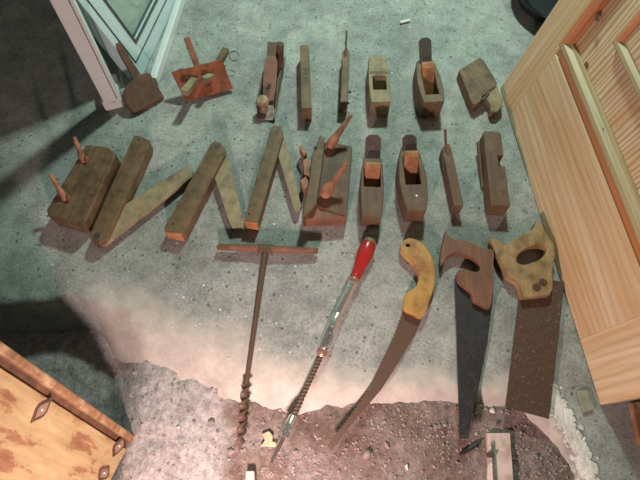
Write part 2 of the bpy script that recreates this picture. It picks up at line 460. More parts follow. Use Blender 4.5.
def ring_box(bm, x0, x1, y0, y1, w, z0, z1, prof=.5):
    """mitred rectangular ring with a sloped inner side"""
    o = [(x0,y0),(x1,y0),(x1,y1),(x0,y1)]
    def ins(k): return [(x0+k,y0+k),(x1-k,y0+k),(x1-k,y1-k),(x0+k,y1-k)]
    loops = [(o, z0), (o, z0+(z1-z0)*.5), (ins(w*.25), z1), (ins(w*.6), z1), (ins(w*.8), z0+(z1-z0)*.35), (ins(w), z0+(z1-z0)*.3), (ins(w), z0)]
    vs = [[bm.verts.new((x, y, z)) for x, y in l] for l, z in loops]
    for a, b in zip(vs, vs[1:]+vs[:1]):
        for i in range(4): bm.faces.new((a[i], a[(i+1) % 4], b[(i+1) % 4], b[i]))
mx, my = on(DM, 557, 51); mx2, my2 = on(DM, 640, 212)
m0 = (mx+mx2)/2; yfar = my
ynear = on(DM, 583, 345)[1]*.0+.235
ins2 = on(DM, 612, 42)
T = .038
def door_piece(name, x0, x1, y0, y1, z0, z1, mat, bev=.002):
    bm = BM(); box(bm, x0, x1, y0, y1, z0, z1); return obj(name, bm, mat, dr, bev)
m1 = DW-m0; ynear = .17
door_piece('rail', 0, m0-.034, ynear, yfar, -T, 0, 'pine_y'); door_piece('groove_strip', m0-.034, m0, ynear, yfar, -T, -.005, 'pine_o', .001); door_piece('rail', m1, DW, ynear, yfar, -T, 0, 'pine_y')
door_piece('stile', 0, DW, 0, ynear, -T, 0, 'pine_x'); door_piece('stile', 0, DW, yfar, L, -T, 0, 'pine_x')
door_piece('panel', m0, m1, ynear, yfar, -T+.006, -.014, 'pine_panel', 0)
def bar_mitre(name, which, x0, x1, y0, y1, w, z0, z1, mat):
    bm = BM(); prof = [(0, z0), (0, z1-.003), (w*.18, z1), (w*.55, z1), (w*.8, z0+(z1-z0)*.45), (w, z0+(z1-z0)*.4), (w, z0)]
    ends = []
    for e in (0, 1):
        row = []
        for k, z in prof:
            if which == 'lo': p = (x0+k, (y0+k) if e == 0 else (y1-k), z)
            if which == 'hi': p = (x1-k, (y0+k) if e == 0 else (y1-k), z)
            if which == 'near': p = ((x0+k) if e == 0 else (x1-k), y0+k, z)
            if which == 'far': p = ((x0+k) if e == 0 else (x1-k), y1-k, z)
            row.append(bm.verts.new(p))
        ends.append(row)
    n = len(prof)
    for i in range(n): bm.faces.new((ends[0][i], ends[0][(i+1) % n], ends[1][(i+1) % n], ends[1][i]))
    bm.faces.new(ends[0]); bm.faces.new(ends[1]); obj(name, bm, mat, dr)
for w_, m_ in (('lo','pine_g'),('hi','pine_g'),('near','pine_ox'),('far','pine_ox')):
    bar_mitre('moulding', w_, m0-.006, m1+.006, ynear-.006, yfar+.006, .034, -.013, .008, m_)
o2 = ins2[0]-m0; fy = yfar-ins2[1]
a0, a1, b0, b1 = m0+o2, m1-o2, ynear+o2, yfar-fy
for w_, m_ in (('lo','pine_g'),('hi','pine_g'),('near','pine_ox'),('far','pine_ox')):
    bar_mitre('moulding', w_, a0, a1, b0, b1, .026, -.013, .003, m_)
door_piece('raised_field', a0+.026, a1-.026, b0+.026, b1-.026, -.014, -.004, 'pine_panel')
# knots
for px, py in ((582,65),(602,131),(597,18)):
    x, y = on(DM, px, py); bm = BM()
    slab3(bm, [Vector((x+.007*math.cos(a*.6), y+.011*math.sin(a*.6), .0012 if px != 582 else -.0128)) for a in range(10)], Vector((0,0,-.002)))
    obj('knot', bm, 'hbrown', dr, label='small brown knot in the pine')

# ================================================================== WINDOW SASH + FRAME at upper left
A = U(141, 80, .0); B = U(181, -5, .0); ey = (B-A).normalized(); nx = Vector((-ey.y, ey.x, 0))
th = math.radians(74); ex = nx*math.cos(th)+Vector((0,0,1))*math.sin(th)
ez = ey.cross(ex).normalized()
if ez.x < 0: ez = -ez
SM = frame_mat(A+Vector((0,0,.001)), ey, ex, ez)      # x = along floor, y = up, z = outward (to the right)
print('SASH', [tuple(round(c, 3) for c in on(SM, *q)) for q in ((82,0),(97,0),(137,60),(110,0),(135,40),(150,0),(137,72))])
sw, sh = .80, 1.15
sr = bpy.data.objects.new('window_sash', None); C.objects.link(sr); sr.matrix_world = SM
sr['label'] = 'white glazed window sash leaning at upper left, slanting glass corner in view'; sr['category'] = 'window sash'
gx, gy = on(SM, 135, 40); kx, ky = on(SM, 137, 61)
def sp(name, x0, x1, y0, y1, z0, z1, mat, par, bev=.003):
    bm = BM(); box(bm, x0, x1, y0, y1, z0, z1); return obj(name, bm, mat, par, bev)
f0 = max(.03, gx)
st = sp('stile', 0, f0, 0, sh, -.05, 0, 'sash', sr); sp('stile', sw-f0, sw, 0, sh, -.05, 0, 'sash', sr)
sp('rail', f0, sw-f0, 0, gy, -.05, 0, 'sash', sr); sp('rail', f0, sw-f0, sh-gy, sh, -.05, 0, 'sash', sr)
bm = BM(); ring_box(bm, gx-.010, sw-gx+.010, gy-.010, sh-gy+.010, .013, -.02, .006); obj('gasket', bm, 'gasket', sr)
bm = BM(); g2 = .045; ring_box(bm, max(.006, kx*.4+.012), sw-.02, max(.01, ky), sh-.02, .006, -.01, .0035); obj('gasket', bm, 'gasket', sr, label='thin dark gasket line round the outer frame')
sp('pane', gx-.004, sw-gx+.004, gy-.004, sh-gy+.004, -.030, -.024, 'glass', sr, 0)
bm = BM(); nf = 40; q = []
for i in range(nf+1):
    x = gx-.004+(sw-2*gx+.008)*i/nf; z = -.040+.004*math.sin(i*1.3)
    q.append([bm.verts.new((x, gy-.004, z)), bm.verts.new((x, sh-gy+.004, z))])
for a, b in zip(q, q[1:]): bm.faces.new((a[0], b[0], b[1], a[1]))
obj('pane_reflections', bm, 'pane_reflections', sr, smooth=True, label='pale greenish and pink patterned sheet behind the pane, painted as its reflections')
# sill bar on the floor along the sash
a = U(156, 79, .03); b = U(182, 0, .03); d = (b-a).normalized(); wv = Vector((d.y, -d.x, 0))
bm = BM()
for k, (o0, o1, z1) in enumerate(((-.014, 0, .034), (-.030, -.014, .022))):
    p = [a+wv*o0, a+wv*o1, b+d*.45+wv*o1, b+d*.45+wv*o0]
    slab3(bm, [Vector((v.x, v.y, z1)) for v in p], Vector((0,0,-z1+.0005)))
o = obj('threshold_bar', bm, 'white', None, .002); solo(o, 'long white stepped plastic bar on the floor right of the leaning sash', 'plastic bar')
# the upright jamb left of it
fr = thing('window_frame', 'white plastic frame post standing beside the dark corner, foot on floor', 'window frame', U(113, 116, 0))
foot = U(112, 112, 0)
up = Vector((.045,.0,1)).normalized()
def upright(bm, base, dirv, s, t, w, h, z0, z1):
    """bar with floor axes s,t"""
    lo = [base+s*x+t*y+up*z0 for x, y in ((0,0),(w,0),(w,h),(0,h))]
    slab3(bm, lo, up*(z1-z0))
s_ = Vector((.95,.30,0)).normalized(); t_ = Vector((-s_.y, s_.x, 0))
b0_ = U(106, 112, .0)
bm = BM(); upright(bm, b0_+s_*.008, up, s_, t_, .044, .05, .03, 1.25); obj('post', bm, 'white', fr, .004, local=False)
bm = BM(); upright(bm, b0_+s_*.054, up, s_, t_, .010, .03, .03, 1.25); obj('bead', bm, 'white', fr, .002, local=False)
bm = BM(); upright(bm, b0_+s_*.0, up, s_, t_, .062, .12, 0.0005, .045); obj('foot', bm, 'white', fr, .006, local=False)

# ================================================================== PANEL leaning at lower left
PA = U(137, 437, -.06); PB = U(0, 340, .45); PC = U(115, 480, -.04)
ex = (PB-PA).normalized(); ey = (PC-PA); ey = (ey-ex*ey.dot(ex)).normalized(); ez = ex.cross(ey).normalized()
if ez.z < 0: ez = -ez
PM = frame_mat(PA, ex, ey, ez)                         # x = up the slope, y = toward the viewer, z = out of the face
ch = bpy.data.objects.new('pine_panel', None); C.objects.link(ch); ch.matrix_world = PM
ch['label'] = 'worn yellow pine panel with torn knots and grooved rim, leaning at lower left'; ch['category'] = 'wooden panel'
Lc = 1.5; Wc = .55  # unseen upper length stretched to shade the left floor from the hand lamp
bm = BM(); box(bm, 0, Lc, .034, Wc, -.030, -.010); obj('board', bm, 'board', ch, .002, label='yellow board face with red brown flaking')
bm = BM(); box(bm, 0, Lc, .018, .034, -.030, -.017); obj('groove', bm, 'groove', ch)
bm = BM(); box(bm, -.001, Lc, 0, .018, -.034, 0); obj('rim', bm, 'rim', ch, .004, label='raised rim worn to pale bare wood')
for px, py, rr, ss, aa in ((45,411,16,5.5,-52),(122,447,12,4.5,-58),(107,474,9,5.5,-62)):
    cx, cy = on(PM, px, py)
    def blob(k, z):
        out = []; ca, sa = math.cos(math.radians(aa)), math.sin(math.radians(aa))
        for q in [i*PI/9 for i in range(18)]:
            w_ = k*(1+.10*math.sin(4*q+px)); u_, v_ = rr*w_*math.cos(q), ss*w_*math.sin(q)*abs(math.sin(q))**.5
            x_, y_ = on(PM, px+u_*ca-v_*sa, py+u_*sa+v_*ca); out.append(Vector((x_, y_, z)))
        return out
    bm = BM(); slab3(bm, blob(1, -.0092), Vector((0,0,-.003))); k1 = obj('knot', bm, 'groove', ch, label='dark torn knot')
    bm = BM(); slab3(bm, blob(.62, -.0080), Vector((0,0,-.003))); k2 = obj('knot_core', bm, 'knotcore', k1)
    bm = BM(); lathe(bm, Vector((cx, cy, -.0085)), Vector((cx, cy, -.0068)), [(0,.0028),(1,.002)], 8); obj('nail_head', bm, 'chalk', k1)

# ================================================================== TOOLS
def throat_cutter(w, y0, y1, h, ybot0, ybot1, z0=-.01):
    """wedge-shaped mouth: wide at top (y0..y1), narrow at sole"""
    bm = BM(); a = [(-w/2, y0), (w/2, y0), (w/2, y1), (-w/2, y1)]; b = [(-w/2, ybot0), (w/2, ybot0), (w/2, ybot1), (-w/2, ybot1)]
    va = [bm.verts.new((x, y, h+.01)) for x, y in a]; vb = [bm.verts.new((x, y, z0)) for x, y in b]
    bm.faces.new(va); bm.faces.new(vb[::-1])
    for i in range(4): bm.faces.new((va[i], vb[i], vb[(i+1) % 4], va[(i+1) % 4]))
    return bm
def lbar(bm, p0, p1, w, t):
    """flat bar between two local points: width w across x, thickness t"""
    d = (p1-p0).normalized(); xv = Vector((1,0,0)); xv = (xv-d*xv.dot(d)).normalized(); zv = xv.cross(d)
    a = [p0+xv*(-w/2)+zv*(-t/2), p0+xv*(w/2)+zv*(-t/2), p0+xv*(w/2)+zv*(t/2), p0+xv*(-w/2)+zv*(t/2)]
    slab3(bm, a, p1-p0)
def coffin(wn, wm, wf, L, n=9):
    """plane outline: width near, middle, far"""
    r = []
    for i in range(n+1):
        t = i/n; w = wn*(1-t)*(1-2*t)+wm*4*t*(1-t)+wf*t*(2*t-1); r.append((w/2, -L/2+L*t))
    return r+[(-x, y) for x, y in reversed(r)]

def bench_plane(name, label, near, far, h, wn, wm, wf, mat, th_y0, th_y1, th_w, iron=None, wedge=None, cheeks=False, extra=None, metal_m='iron'):
    loc, rz, L = pose(near, far, h)
    t = thing(name, label, 'plane', loc, rz, 'wooden hand planes')
    bm = BM(); prism(bm, coffin(wn, wm, wf, L), .0005, h)
    body = obj('body', bm, mat, t, .003)
    y0 = -L/2+L*th_y0; y1 = -L/2+L*th_y1
    boolean_cut(body, throat_cutter(th_w, y0, y1, h, y0+(y1-y0)*.05, y0+(y1-y0)*.22, .004))
    ym = y0+(y1-y0)*.10
    if wedge:      # (top y fraction, height above top)
        yt = -L/2+L*wedge[0]; zt_ = h+wedge[1]
        bm = BM(); q0 = Vector((0, ym+.012, .012)); q1 = Vector((0, yt, zt_))
        d = (q1-q0).normalized(); zv = Vector((1,0,0)).cross(d); LL = (q1-q0).length
        prf = [q0, q0.lerp(q1, .3)+zv*.006, q0.lerp(q1, .62)+zv*.012, q1-d*LL*.16+zv*.015, q1-d*LL*.04+zv*.011, q1+d*.001+zv*.002, q1-d*.004-zv*.004, q0.lerp(q1, .5)-zv*.003]
        slab3(bm, [p-Vector((th_w*.47,0,0)) for p in prf], Vector((th_w*.94,0,0))); obj('wedge', bm, 'wedge', t, .003, label='orange wooden wedge')
    if iron:
        yt = -L/2+L*iron[0]; zt_ = h+iron[1]
        bm = BM(); q0 = Vector((0, ym+.022, .012)); q1 = Vector((0, yt, zt_)); d = (q1-q0).normalized()
        w = th_w*.96; xv = Vector((1,0,0)); zv = xv.cross(d); c = w*.24
        a = [q0-xv*w/2, q0+xv*w/2, q1-d*c+xv*w/2, q1+xv*(w/2-c), q1-xv*(w/2-c), q1-d*c-xv*w/2]
        a = [p+zv*.002 for p in a]; slab3(bm, a, -zv*.004); obj('iron', bm, metal_m, t, .0008, label='dark chamfered plane iron')
    return t, L, body

# row 1: smoothing plane without iron
t, L, body = bench_plane('smoothing_plane', 'pale wooden smoothing plane with empty square throat and no iron', (381,102), (377.5,56), .070, .064, .070, .058, 'beech', .26, .60, .045)
bm = BM(); box(bm, -.031, .031, -L/2+L*.60, -L/2+L*.655, .069, .0705); obj('bridge', bm, 'dbeech', t, .0005)
# row 1: jack plane with iron and wedge, side leaning
bench_plane('jack_plane', 'dark wooden plane with tall dark iron and orange wedge, top row', (434.5,102), (425,60), .078, .066, .082, .056, 'gbrown', .18, .78, .044, (1.30,.045), (.86,.018))
# row 2
bench_plane('smoothing_plane', 'dark plane with long purplish flat iron and rounded orange wedge, middle row', (372,217), (372.5,158), .062, .056, .070, .056, 'dbeech', .50, .86, .050, (1.32,.030), (.86,.022), metal_m='piron')
t, L, body = bench_plane('smoothing_plane', 'curved coffin-shaped wooden plane with dark stubby iron, middle row', (417,211), (409,147), .068, .054, .084, .050, 'dbeech', .40, .90, .046, (1.12,.026), (.88,.020))
bm = BM(); lathe(bm, Vector((.004,-L/2+.05,.066)), Vector((.004,-L/2+.05,.0705)), [(0,.004),(.8,.004),(1,.0025)], 12); obj('pin', bm, 'chrome', t, label='small shiny metal pin head')
for s in (-1, 1): pass

# moulding planes (narrow)
def narrow_plane(name, label, near, far, h, w, mat, wedge=None, iron=None, notch=None, slot=None, sliver=None, endmat=None):
    loc, rz, L = pose(near, far, h)
    t = thing(name, label, 'plane', loc, rz, 'wooden hand planes')
    bm = BM(); prism(bm, [(-w/2,-L/2),(w/2,-L/2),(w/2,L/2-.008),(w/2-.006,L/2),(-w/2+.004,L/2),(-w/2,L/2-.006)], .0005, h); b = obj('body', bm, mat, t, .003)
    if notch:
        c = BM(); box(c, w/2-notch[2], w/2+.01, -L/2+L*notch[0], -L/2+L*notch[1], -.01, h+.01); boolean_cut(b, c)
    if slot:
        c = BM(); z0, z1 = h*.25, h*.8
        v = [(-L/2+L*slot[0], z0), (-L/2+L*slot[1], z0), (-L/2+L*(slot[1]+.10), z1), (-L/2+L*(slot[0]+.14), z1)]
        slab3(c, [Vector((w/2-.008, y, z)) for y, z in v], Vector((.02,0,0))); boolean_cut(b, c)
        c = BM(); y = -L/2+L*.52
        for k in range(3): box(c, -w*.22+(k % 2)*.002, w*.22, y+k*.010, y+k*.010+.0035, h-.0012, h+.01)
        boolean_cut(b, c)
    if wedge:
        bm = BM(); q0 = Vector((0, -L/2+L*wedge[0], h*.3)); q1 = Vector((0, -L/2+L*wedge[1], h+wedge[2])); lbar(bm, q0, q1, w*.42, .012); obj('wedge', bm, 'hbrown', t, .002)
    if iron:
        bm = BM(); q0 = Vector((-.001, -L/2+L*iron[0], h*.4)); q1 = Vector((-.001, -L/2+L*iron[1], h+iron[2])); lbar(bm, q0, q1, w*.26, .004); obj('iron', bm, 'rust', t, .0008)
    if sliver:
        bm = BM(); lbar(bm, Vector((-w/2-.002, -L/2+L*sliver[0], .004)), Vector((-w/2-.012, -L/2+L*sliver[1], .035)), .007, .012); obj('iron', bm, 'gbrown', t, .001)
    return t, L
narrow_plane('moulding_plane', 'narrow greyish moulding plane with stamped marks and side slot, top row', (306.5,108), (304.5,45), .06, .033, 'gbrown', slot=(.42,.60))
t, L = narrow_plane('rabbet_plane', 'thinnest wooden rabbet plane with slim upright iron, top row', (344,102), (346,50), .058, .026, 'gbrown', wedge=(.60,.98,.012), iron=(.75,1.26,.03))
bm = BM(); lathe(bm, Vector((.012,-L/2+L*.3,.03)), Vector((.024,-L/2+L*.3,.03)), [(0,.004),(.6,.004),(1,.003)], 10); obj('screw', bm, 'iron', t)
narrow_plane('rabbet_plane', 'narrow worn wooden rabbet plane with long thin iron, middle row', (459,206), (446.5,146), .048, .030, 'dbeech', wedge=(.55,1.0,.010), iron=(.8,1.22,.022))
t, L = narrow_plane('moulding_plane', 'thick dark moulding plane with side notch, standing next to the door', (501,206), (492,131), .060, .056, 'dbeech', notch=(.52,.66,.018), sliver=(.35,.9))
bm = BM(); lathe(bm, Vector((.022,-L/2+L*.585,.030)), Vector((.022,-L/2+L*.585,.045)), [(0,.006),(.7,.006),(1,.003)], 12); obj('screw', bm, 'chrome', t, label='shiny screw head in the notch')

# block plane piece by the door (lies on its side)
loc = U(480, 95, 0); loc.z = 0
t = thing('fillister_plane', 'grey brown notched plane body lying beside the door corner, no iron', 'plane', loc, math.radians(28), 'wooden hand planes')
obj('body', tracedprism([(459,70),(470,63),(480,57),(484,60),(497,82),(496,86),(483,96),(481,101),(475,105),(472,103)], .04, .0005), 'gbrown', t, .003, local=False)
obj('stepped_stock', tracedprism([(484,96),(496,82),(503,99),(503,106),(497,112),(491,111),(490,103)], .034, .0005), 'beech', t, .005, local=False, label='paler rounded stepped part')
obj('blade_edge', tracedprism([(482,99),(489,91),(490,92),(483,100)], .0415, .02), 'iron', t, 0, local=False)

# metal plane with knob
loc, rz, L = pose((266,119), (277,60), .0)
t = thing('metal_plane', 'worn metal bench plane with round front knob, top row', 'plane', loc, rz)
L = .285; w = .064
bm = BM(); prism(bm, coffin(w, w, w*.92, L), .0005, .006); obj('sole', bm, 'castiron', t, .001)
for s in (-1, 1):
    bm = BM(); prof = [(-L/2+.002,.004),(-L/2+.002,.016),(-L/2+.05,.018),(-L/2+.09,.045),(-L/2+.13,.058),(-L/2+.17,.048),(-L/2+.22,.022),(L/2-.002,.014),(L/2-.002,.004)]
    slab3(bm, [Vector((s*(w/2-.001), y, z)) for y, z in prof], Vector((-s*.004,0,0))); obj('cheek', bm, 'castiron', t, .001)
bm = BM(); lathe(bm, Vector((-.012,-L/2+.044,.005)), Vector((-.012,-L/2+.044,.062)), [(0,.018),(.12,.015),(.35,.011),(.5,.016),(.7,.022),(.9,.018),(1,.007)], 24); obj('knob', bm, 'knob', t, smooth=True, label='turned wooden front knob')
bm = BM(); a = [Vector((x, y, z)) for x, y, z in ((-.020,-L/2+.075,.024),(.020,-L/2+.075,.024),(.024,-L/2+.12,.045),(.022,L/2-.10,.088),(.014,L/2-.085,.096),(-.014,L/2-.085,.096),(-.022,L/2-.10,.088),(-.024,-L/2+.12,.045))]
slab3(bm, a, Vector((0,-.003,-.009))); lv = obj('lever_cap', bm, 'lever', t, .003)
bm = BM(); c = Vector((0,-L/2+.115,.044)); n_ = Vector((0,-.4,.9)).normalized(); lathe(bm, c, c+n_*.006, [(0,.006),(1,.005)], 12); obj('screw', bm, 'iron', lv)
bm = BM(); lbar(bm, Vector((0,-L/2+.10,.024)), Vector((-.002,L/2-.045,.115)), .030, .005); obj('iron', bm, 'castiron', t, .001)
bm = BM(); box(bm, -.02, .02, -L/2+.11, -L/2+.17, .005, .035); obj('frog', bm, 'iron', t, .003)
bm = BM(); pr = [(.04,.006),(.075,.006),(.085,.03),(.10,.06),(.12,.085),(.118,.10),(.10,.104),(.085,.092),(.075,.06),(.055,.035)]
slab3(bm, [Vector((.034, y, z)) for y, z in smooth_pts(pr, 3)], Vector((-.026,0,0))); obj('tote', bm, 'dark', t, .005, label='dark curved rear handle')

# block with two pegs
loc, rz, L = pose((64,217), (100,147), .066)
t = thing('peg_block', 'dark chunky wooden block with two upright round pegs, left side', 'plane part', loc, rz)
b = obj('block', tracedprism([(86,144),(108,147),(114,152),(115,157),(85,222),(81,225),(48,216),(46,210)], .066, .0005), 'gbrown', t, .005, local=False)
for (bx, by, tx, ty) in ((84,162,74,137),(66,200,50,174)):
    p0 = U(bx, by, .060); p1 = U(tx, ty, .128)
    bm = BM(); lathe(bm, p0, p1, [(0,.0095),(.35,.0095),(.4,.0075),(.9,.0065),(1,.004)], 14); obj('peg', bm, 'pink', t, smooth=True, local=False)
    bm = BM(); q = U(bx+3, by-1, .066); lathe(bm, Vector((q.x, q.y, .060)), Vector((q.x+.004, q.y+.004, .082)), [(0,.009),(.8,.008),(1,.004)], 12); obj('peg_wedge', bm, 'hbrown', t, smooth=True, local=False)

# three angle gauges
def angle_gauge(label, stock, blade, near, far, rivet, hole, tip):
    loc, rz, L = pose(near, far, .044)
    t = thing('folding_angle_gauge', label, 'angle gauge', loc, rz, 'wooden folding angle gauges')
    b = obj('stock', tracedprism(stock, .044, .0005), 'bevelw', t, .0015, local=False)
    if hole[1] > 150:
        hx, hy = hole; obj('end_block', tracedprism([(hx-8.5,hy+5.2),(hx+9,hy+8.2),(hx+8.5,hy+11.5),(hx-8,hy+9)] if hx < 200 else [(hx-4.4,hy+5),(hx+8.8,hy+7.3),(hx+8.6,hy+10.6),(hx-4.2,hy+8.4)], .041, .0008), 'wedge', t, .001, local=False, label='orange end block')
    bl = obj('blade', tracedprism(blade, .027, .0155), 'bladew', t, .001, local=False, label='paler thin wooden blade')
    for (px, py), mt, r in ((rivet, 'iron', .009), (hole, 'dark_hole', .0038)):
        p = U(px, py, .044); bm = BM(); lathe(bm, Vector((p.x, p.y, .040)), Vector((p.x, p.y, .0452 if r > .005 else .0444)), [(0, r), (1, r*.95)], 16); obj('rivet' if r > .005 else 'pin_hole', bm, mt, t, local=False)
    return t
angle_gauge('wooden folding angle gauge nearest the peg block, folded open at its near end', [(134,135),(140,136),(149,140),(149,146),(107,238),(98,243),(90,240),(90,234)],
      [(95,232),(118,209),(184,167),(190,167),(193,171),(192,177),(105,245),(97,244)], (98,238), (142,138), (97,236), (139,140), 0)
angle_gauge('middle wooden folding angle gauge with dark round rivet at its top end', [(211,143),(215,141),(220,142),(225,148),(225,154),(184,233),(165,231),(164,228)],
      [(217,149),(225,150),(231,168),(244,222),(243,226),(232,227),(229,221),(212,170)], (173,231), (219,144), (217,146), (173,224), 0)
angle_gauge('wooden folding angle gauge just left of the big plough plane, joined at its top end', [(271,127),(275,125),(280,126),(283,131),(283,136),(258,222),(245,220),(245,216)],
      [(276,135),(283,134),(288,150),(301,205),(300,210),(297,213),(294,209),(277,152)], (251,220), (278,127), (277,129.5), (249,214), 0)

# plough plane with wooden screw arms
loc, rz, L = pose((325,212), (335,142), .05)
t = thing('plough_plane', 'big wooden plough plane with two fat turned screw arms', 'plane', loc, rz)
obj('body', tracedprism([(325,142),(338,143),(352,146),(352,156),(347,216),(330,211),(314,205)], .055, .0005), 'dbeech', t, .003, local=False)
obj('fence', tracedprism([(320,134),(324,138),(325,143),(317,203),(310,212),(303,216),(302,212),(309,180),(311,157)], .078, .0005), 'bevelw', t, .004, local=False)
obj('front_block', tracedprism([(303,206),(312,200),(347,209),(347,217),(330,219),(303,219)], .050, .0005), 'hbrown', t, .003, local=False)
for (b0_, t0_, r) in (((331,144),(352,114),.016),((325,193),(347,163),.019)):
    p0 = U(*b0_, .075); p1 = U(*t0_, .14)
    p0 = p0+(p0-p1)*.12
    prof = [(0,r*.55),(.06,r*.95),(.18,r),(.30,r*.88),(.36,r*.62),(.42,r*.66),(.60,r*.52),(.80,r*.42),(.84,r*.34),(.88,r*.36),(.93,r*.44),(.97,r*.34),(1,r*.15)]
    bm = BM(); lathe(bm, p0, p1, prof, 20); obj('screw_arm', bm, 'pink', t, smooth=True, local=False, label='turned wooden arm ending in a small knob')
for pts in ([(299,147),(302,144),(307,153),(304,156)],[(303,160),(307,157),(312,166),(310,176),(304,174)],[(300,180),(306,176),(310,184),(304,190)]):
    obj('wedge', tracedprism(pts, .05, .012), 'pink', t, .002, local=False)
p0 = U(311, 149, .085); bm = BM(); lathe(bm, U(316,148,.075), U(315,148,.082), [(0,.006),(1,.005)], 12); obj('screw', bm, 'iron', t, local=False)

# marking gauge with orange board
loc = U(200, 100, 0); t = thing('marking_gauge', 'orange marking gauge with square fence board and two square stems', 'marking gauge', loc, math.radians(-15))
cor = [U(171,72,.085), U(222,59,.085), U(233,89,.012), U(186,102,.012)]
u = (cor[1]-cor[0]); v = ((cor[3]-cor[0])+(cor[2]-cor[1]))*.5; n_ = u.cross(v).normalized()
if n_.z < 0: n_ = -n_
bm = BM(); slab3(bm, cor, -n_*.012); obj('fence', bm, 'orange', t, .003, local=False)
def sbar(p0, p1, w, mat, name, par, label=None, tw=None):
    bm = BM(); d, uu, vv_ = frame_of(p1-p0); h_ = (tw or w)
    a = [p0+uu*(w/2*x)+vv_*(h_/2*y) for x, y in ((-1,-1),(1,-1),(1,1),(-1,1))]; slab3(bm, a, p1-p0); return obj(name, bm, mat, par, .002, local=False, label=label)
sbar(U(187,39,.09), U(198,68,.065), .021, 'orange', 'stem', t)
sbar(U(226,50,.045), U(217,66,.055), .022, 'gbrown', 'stem', t)
sbar(U(184,93,.085), U(195,80,.055), .024, 'bladew', 'stem_end', t, 'pale stem end poking through the fence', .02)
sbar(U(203,80,.075), U(212,76,.050), .020, 'bladew', 'stem_end', t, 'pale short stub in the fence', .018)
sbar(U(213,93,.0), U(208,84,.035), .026, 'orange', 'stem', t)
cc = U(234, 56, .05); bm = BM(); pa = [cc+Vector((.017*math.cos(a*PI/11), .017*math.sin(a*PI/11), .006*math.sin(a*PI/11))) for a in range(0, 20)]
tube(bm, pa, .0016, 8); obj('wire_ring', bm, 'iron', t, smooth=True, local=False, label='thin wire ring')

# broad headed tool leaning on the sash foot
loc = U(143, 105, 0); t = thing('broad_headed_tool', 'dark brown broad flat-headed tool with short square handle, against white frame', 'hand tool', loc, math.radians(20))
o_ = U(137, 113, .004); o2_ = U(163, 97, .004); o3_ = U(118, 47, .13)
pn = (o2_-o_).cross(o3_-o_).normalized()
if pn.z < 0: pn = -pn
def onp(px, py): d = ray(px, py); return CP+d*((o_-CP).dot(pn)/d.dot(pn))
hd = [(136,78),(141,75),(149,73),(152,78),(163,96),(162,99),(138,112),(132,112),(125,104),(123,92),(128,84)]
bm = BM(); slab3(bm, [onp(*p)+pn*.012 for p in smooth_pts(hd, 2)], -pn*.022); obj('head', bm, 'dark', t, .006, local=False)
bm = BM(); slab3(bm, [onp(*p)+pn*.010 for p in ((114,45),(120,42.5),(142,77),(134,81))], -pn*.018); obj('handle', bm, 'dark', t, .003, local=False)

# auger
zc = .018
h0, h1 = U(217,247,zc), U(318,251,zc); mid = U(266,249,zc); e0, e1 = U(246,385,.013), U(240,446,.012)
rz = math.atan2(-(mid-e0).x, (mid-e0).y)
t = thing('hand_auger', 'T-handled hand auger with twisted tip hanging over the slab edge', 'auger', Vector((mid.x, mid.y, 0)), rz)
bm = BM(); lathe(bm, h0, h1, [(0,.006),(.01,.0085),(.25,.0105),(.44,.0115),(.56,.0115),(.8,.010),(.99,.0085),(1,.006)], 14)
for v in bm.verts: v.co.z = zc+(v.co.z-zc)*1.25
obj('handle', bm, 'hbrown', t, smooth=True, local=False)
bm = BM(); c = U(265,249,zc); d = (h1-h0).normalized(); lathe(bm, c-d*.022, c+d*.022, [(0,.013),(.1,.015),(.9,.015),(1,.013)], 8); obj('collar', bm, 'rust', t, local=False)
s0 = U(265,252,zc); bm = BM(); tube(bm, [s0, s0.lerp(e0, .3), s0.lerp(e0, .6), e0], [.0098,.0085,.0072,.0062], 12); obj('shaft', bm, 'rust', t, smooth=True, local=False)
bm = BM(); twist(bm, e0, e1, .0125, .0055, 2.6); obj('twist', bm, 'rust', t, smooth=True, local=False)
bm = BM(); lathe(bm, e1, e1+(e1-e0).normalized()*.015, [(0,.004),(.6,.002),(1,.0003)], 8); obj('lead_screw', bm, 'rust', t, local=False)

# push drill
zc = .024
P = lambda x, y: U(x, y, zc)
a, bq = P(371,239), P(354.5,279)
t = thing('push_screwdriver', 'spiral push screwdriver with red handle and chrome tube', 'screwdriver', Vector((a.x, a.y, 0)), math.atan2(-(a-bq).x, (a-bq).y))
bm = BM(); lathe(bm, a.lerp(bq, .10), bq, [(0,.019),(.10,.0235),(.25,.0245),(.45,.0225),(.7,.017),(.88,.0145),(.92,.0155),(1,.0155)], 24); obj('handle', bm, 'red', t, smooth=True, local=False, label='red lacquered handle')
bm = BM(); lathe(bm, a, a.lerp(bq, .115), [(0,.006),(.12,.013),(.5,.018),(1,.0195)], 24); obj('end_cap', bm, 'olive', t, smooth=True, local=False)
c1, c2, c3 = P(354,281), P(338,314), P(323,350)
bm = BM(); lathe(bm, bq, c1.lerp(c2, .06), [(0,.0165),(.5,.0172),(1,.0155)], 20); obj('ferrule', bm, 'copper', t, smooth=True, local=False)
bm = BM(); lathe(bm, c1, c2, [(0,.0135),(1,.0135)], 20); obj('tube', bm, 'chrome', t, smooth=True, local=False, label='shiny chrome tube')
bm = BM(); lathe(bm, c2, c3, [(0,.0135),(.06,.016),(.97,.016),(1,.014)], 20); obj('sleeve', bm, 'chrome', t, smooth=True, local=False, label='wider chrome sleeve')
c4 = P(320.5,357); bm = BM(); lathe(bm, c3, c4, [(0,.0145),(.5,.0155),(1,.009)], 20); obj('collar', bm, 'copper', t, smooth=True, local=False)
c5 = P(294,415); bm = BM(); twist(bm, c4, c5+(c5-c4)*.1, .0072, .0056, 9, 140); obj('spiral_shaft', bm, 'rust', t, smooth=True, local=False)
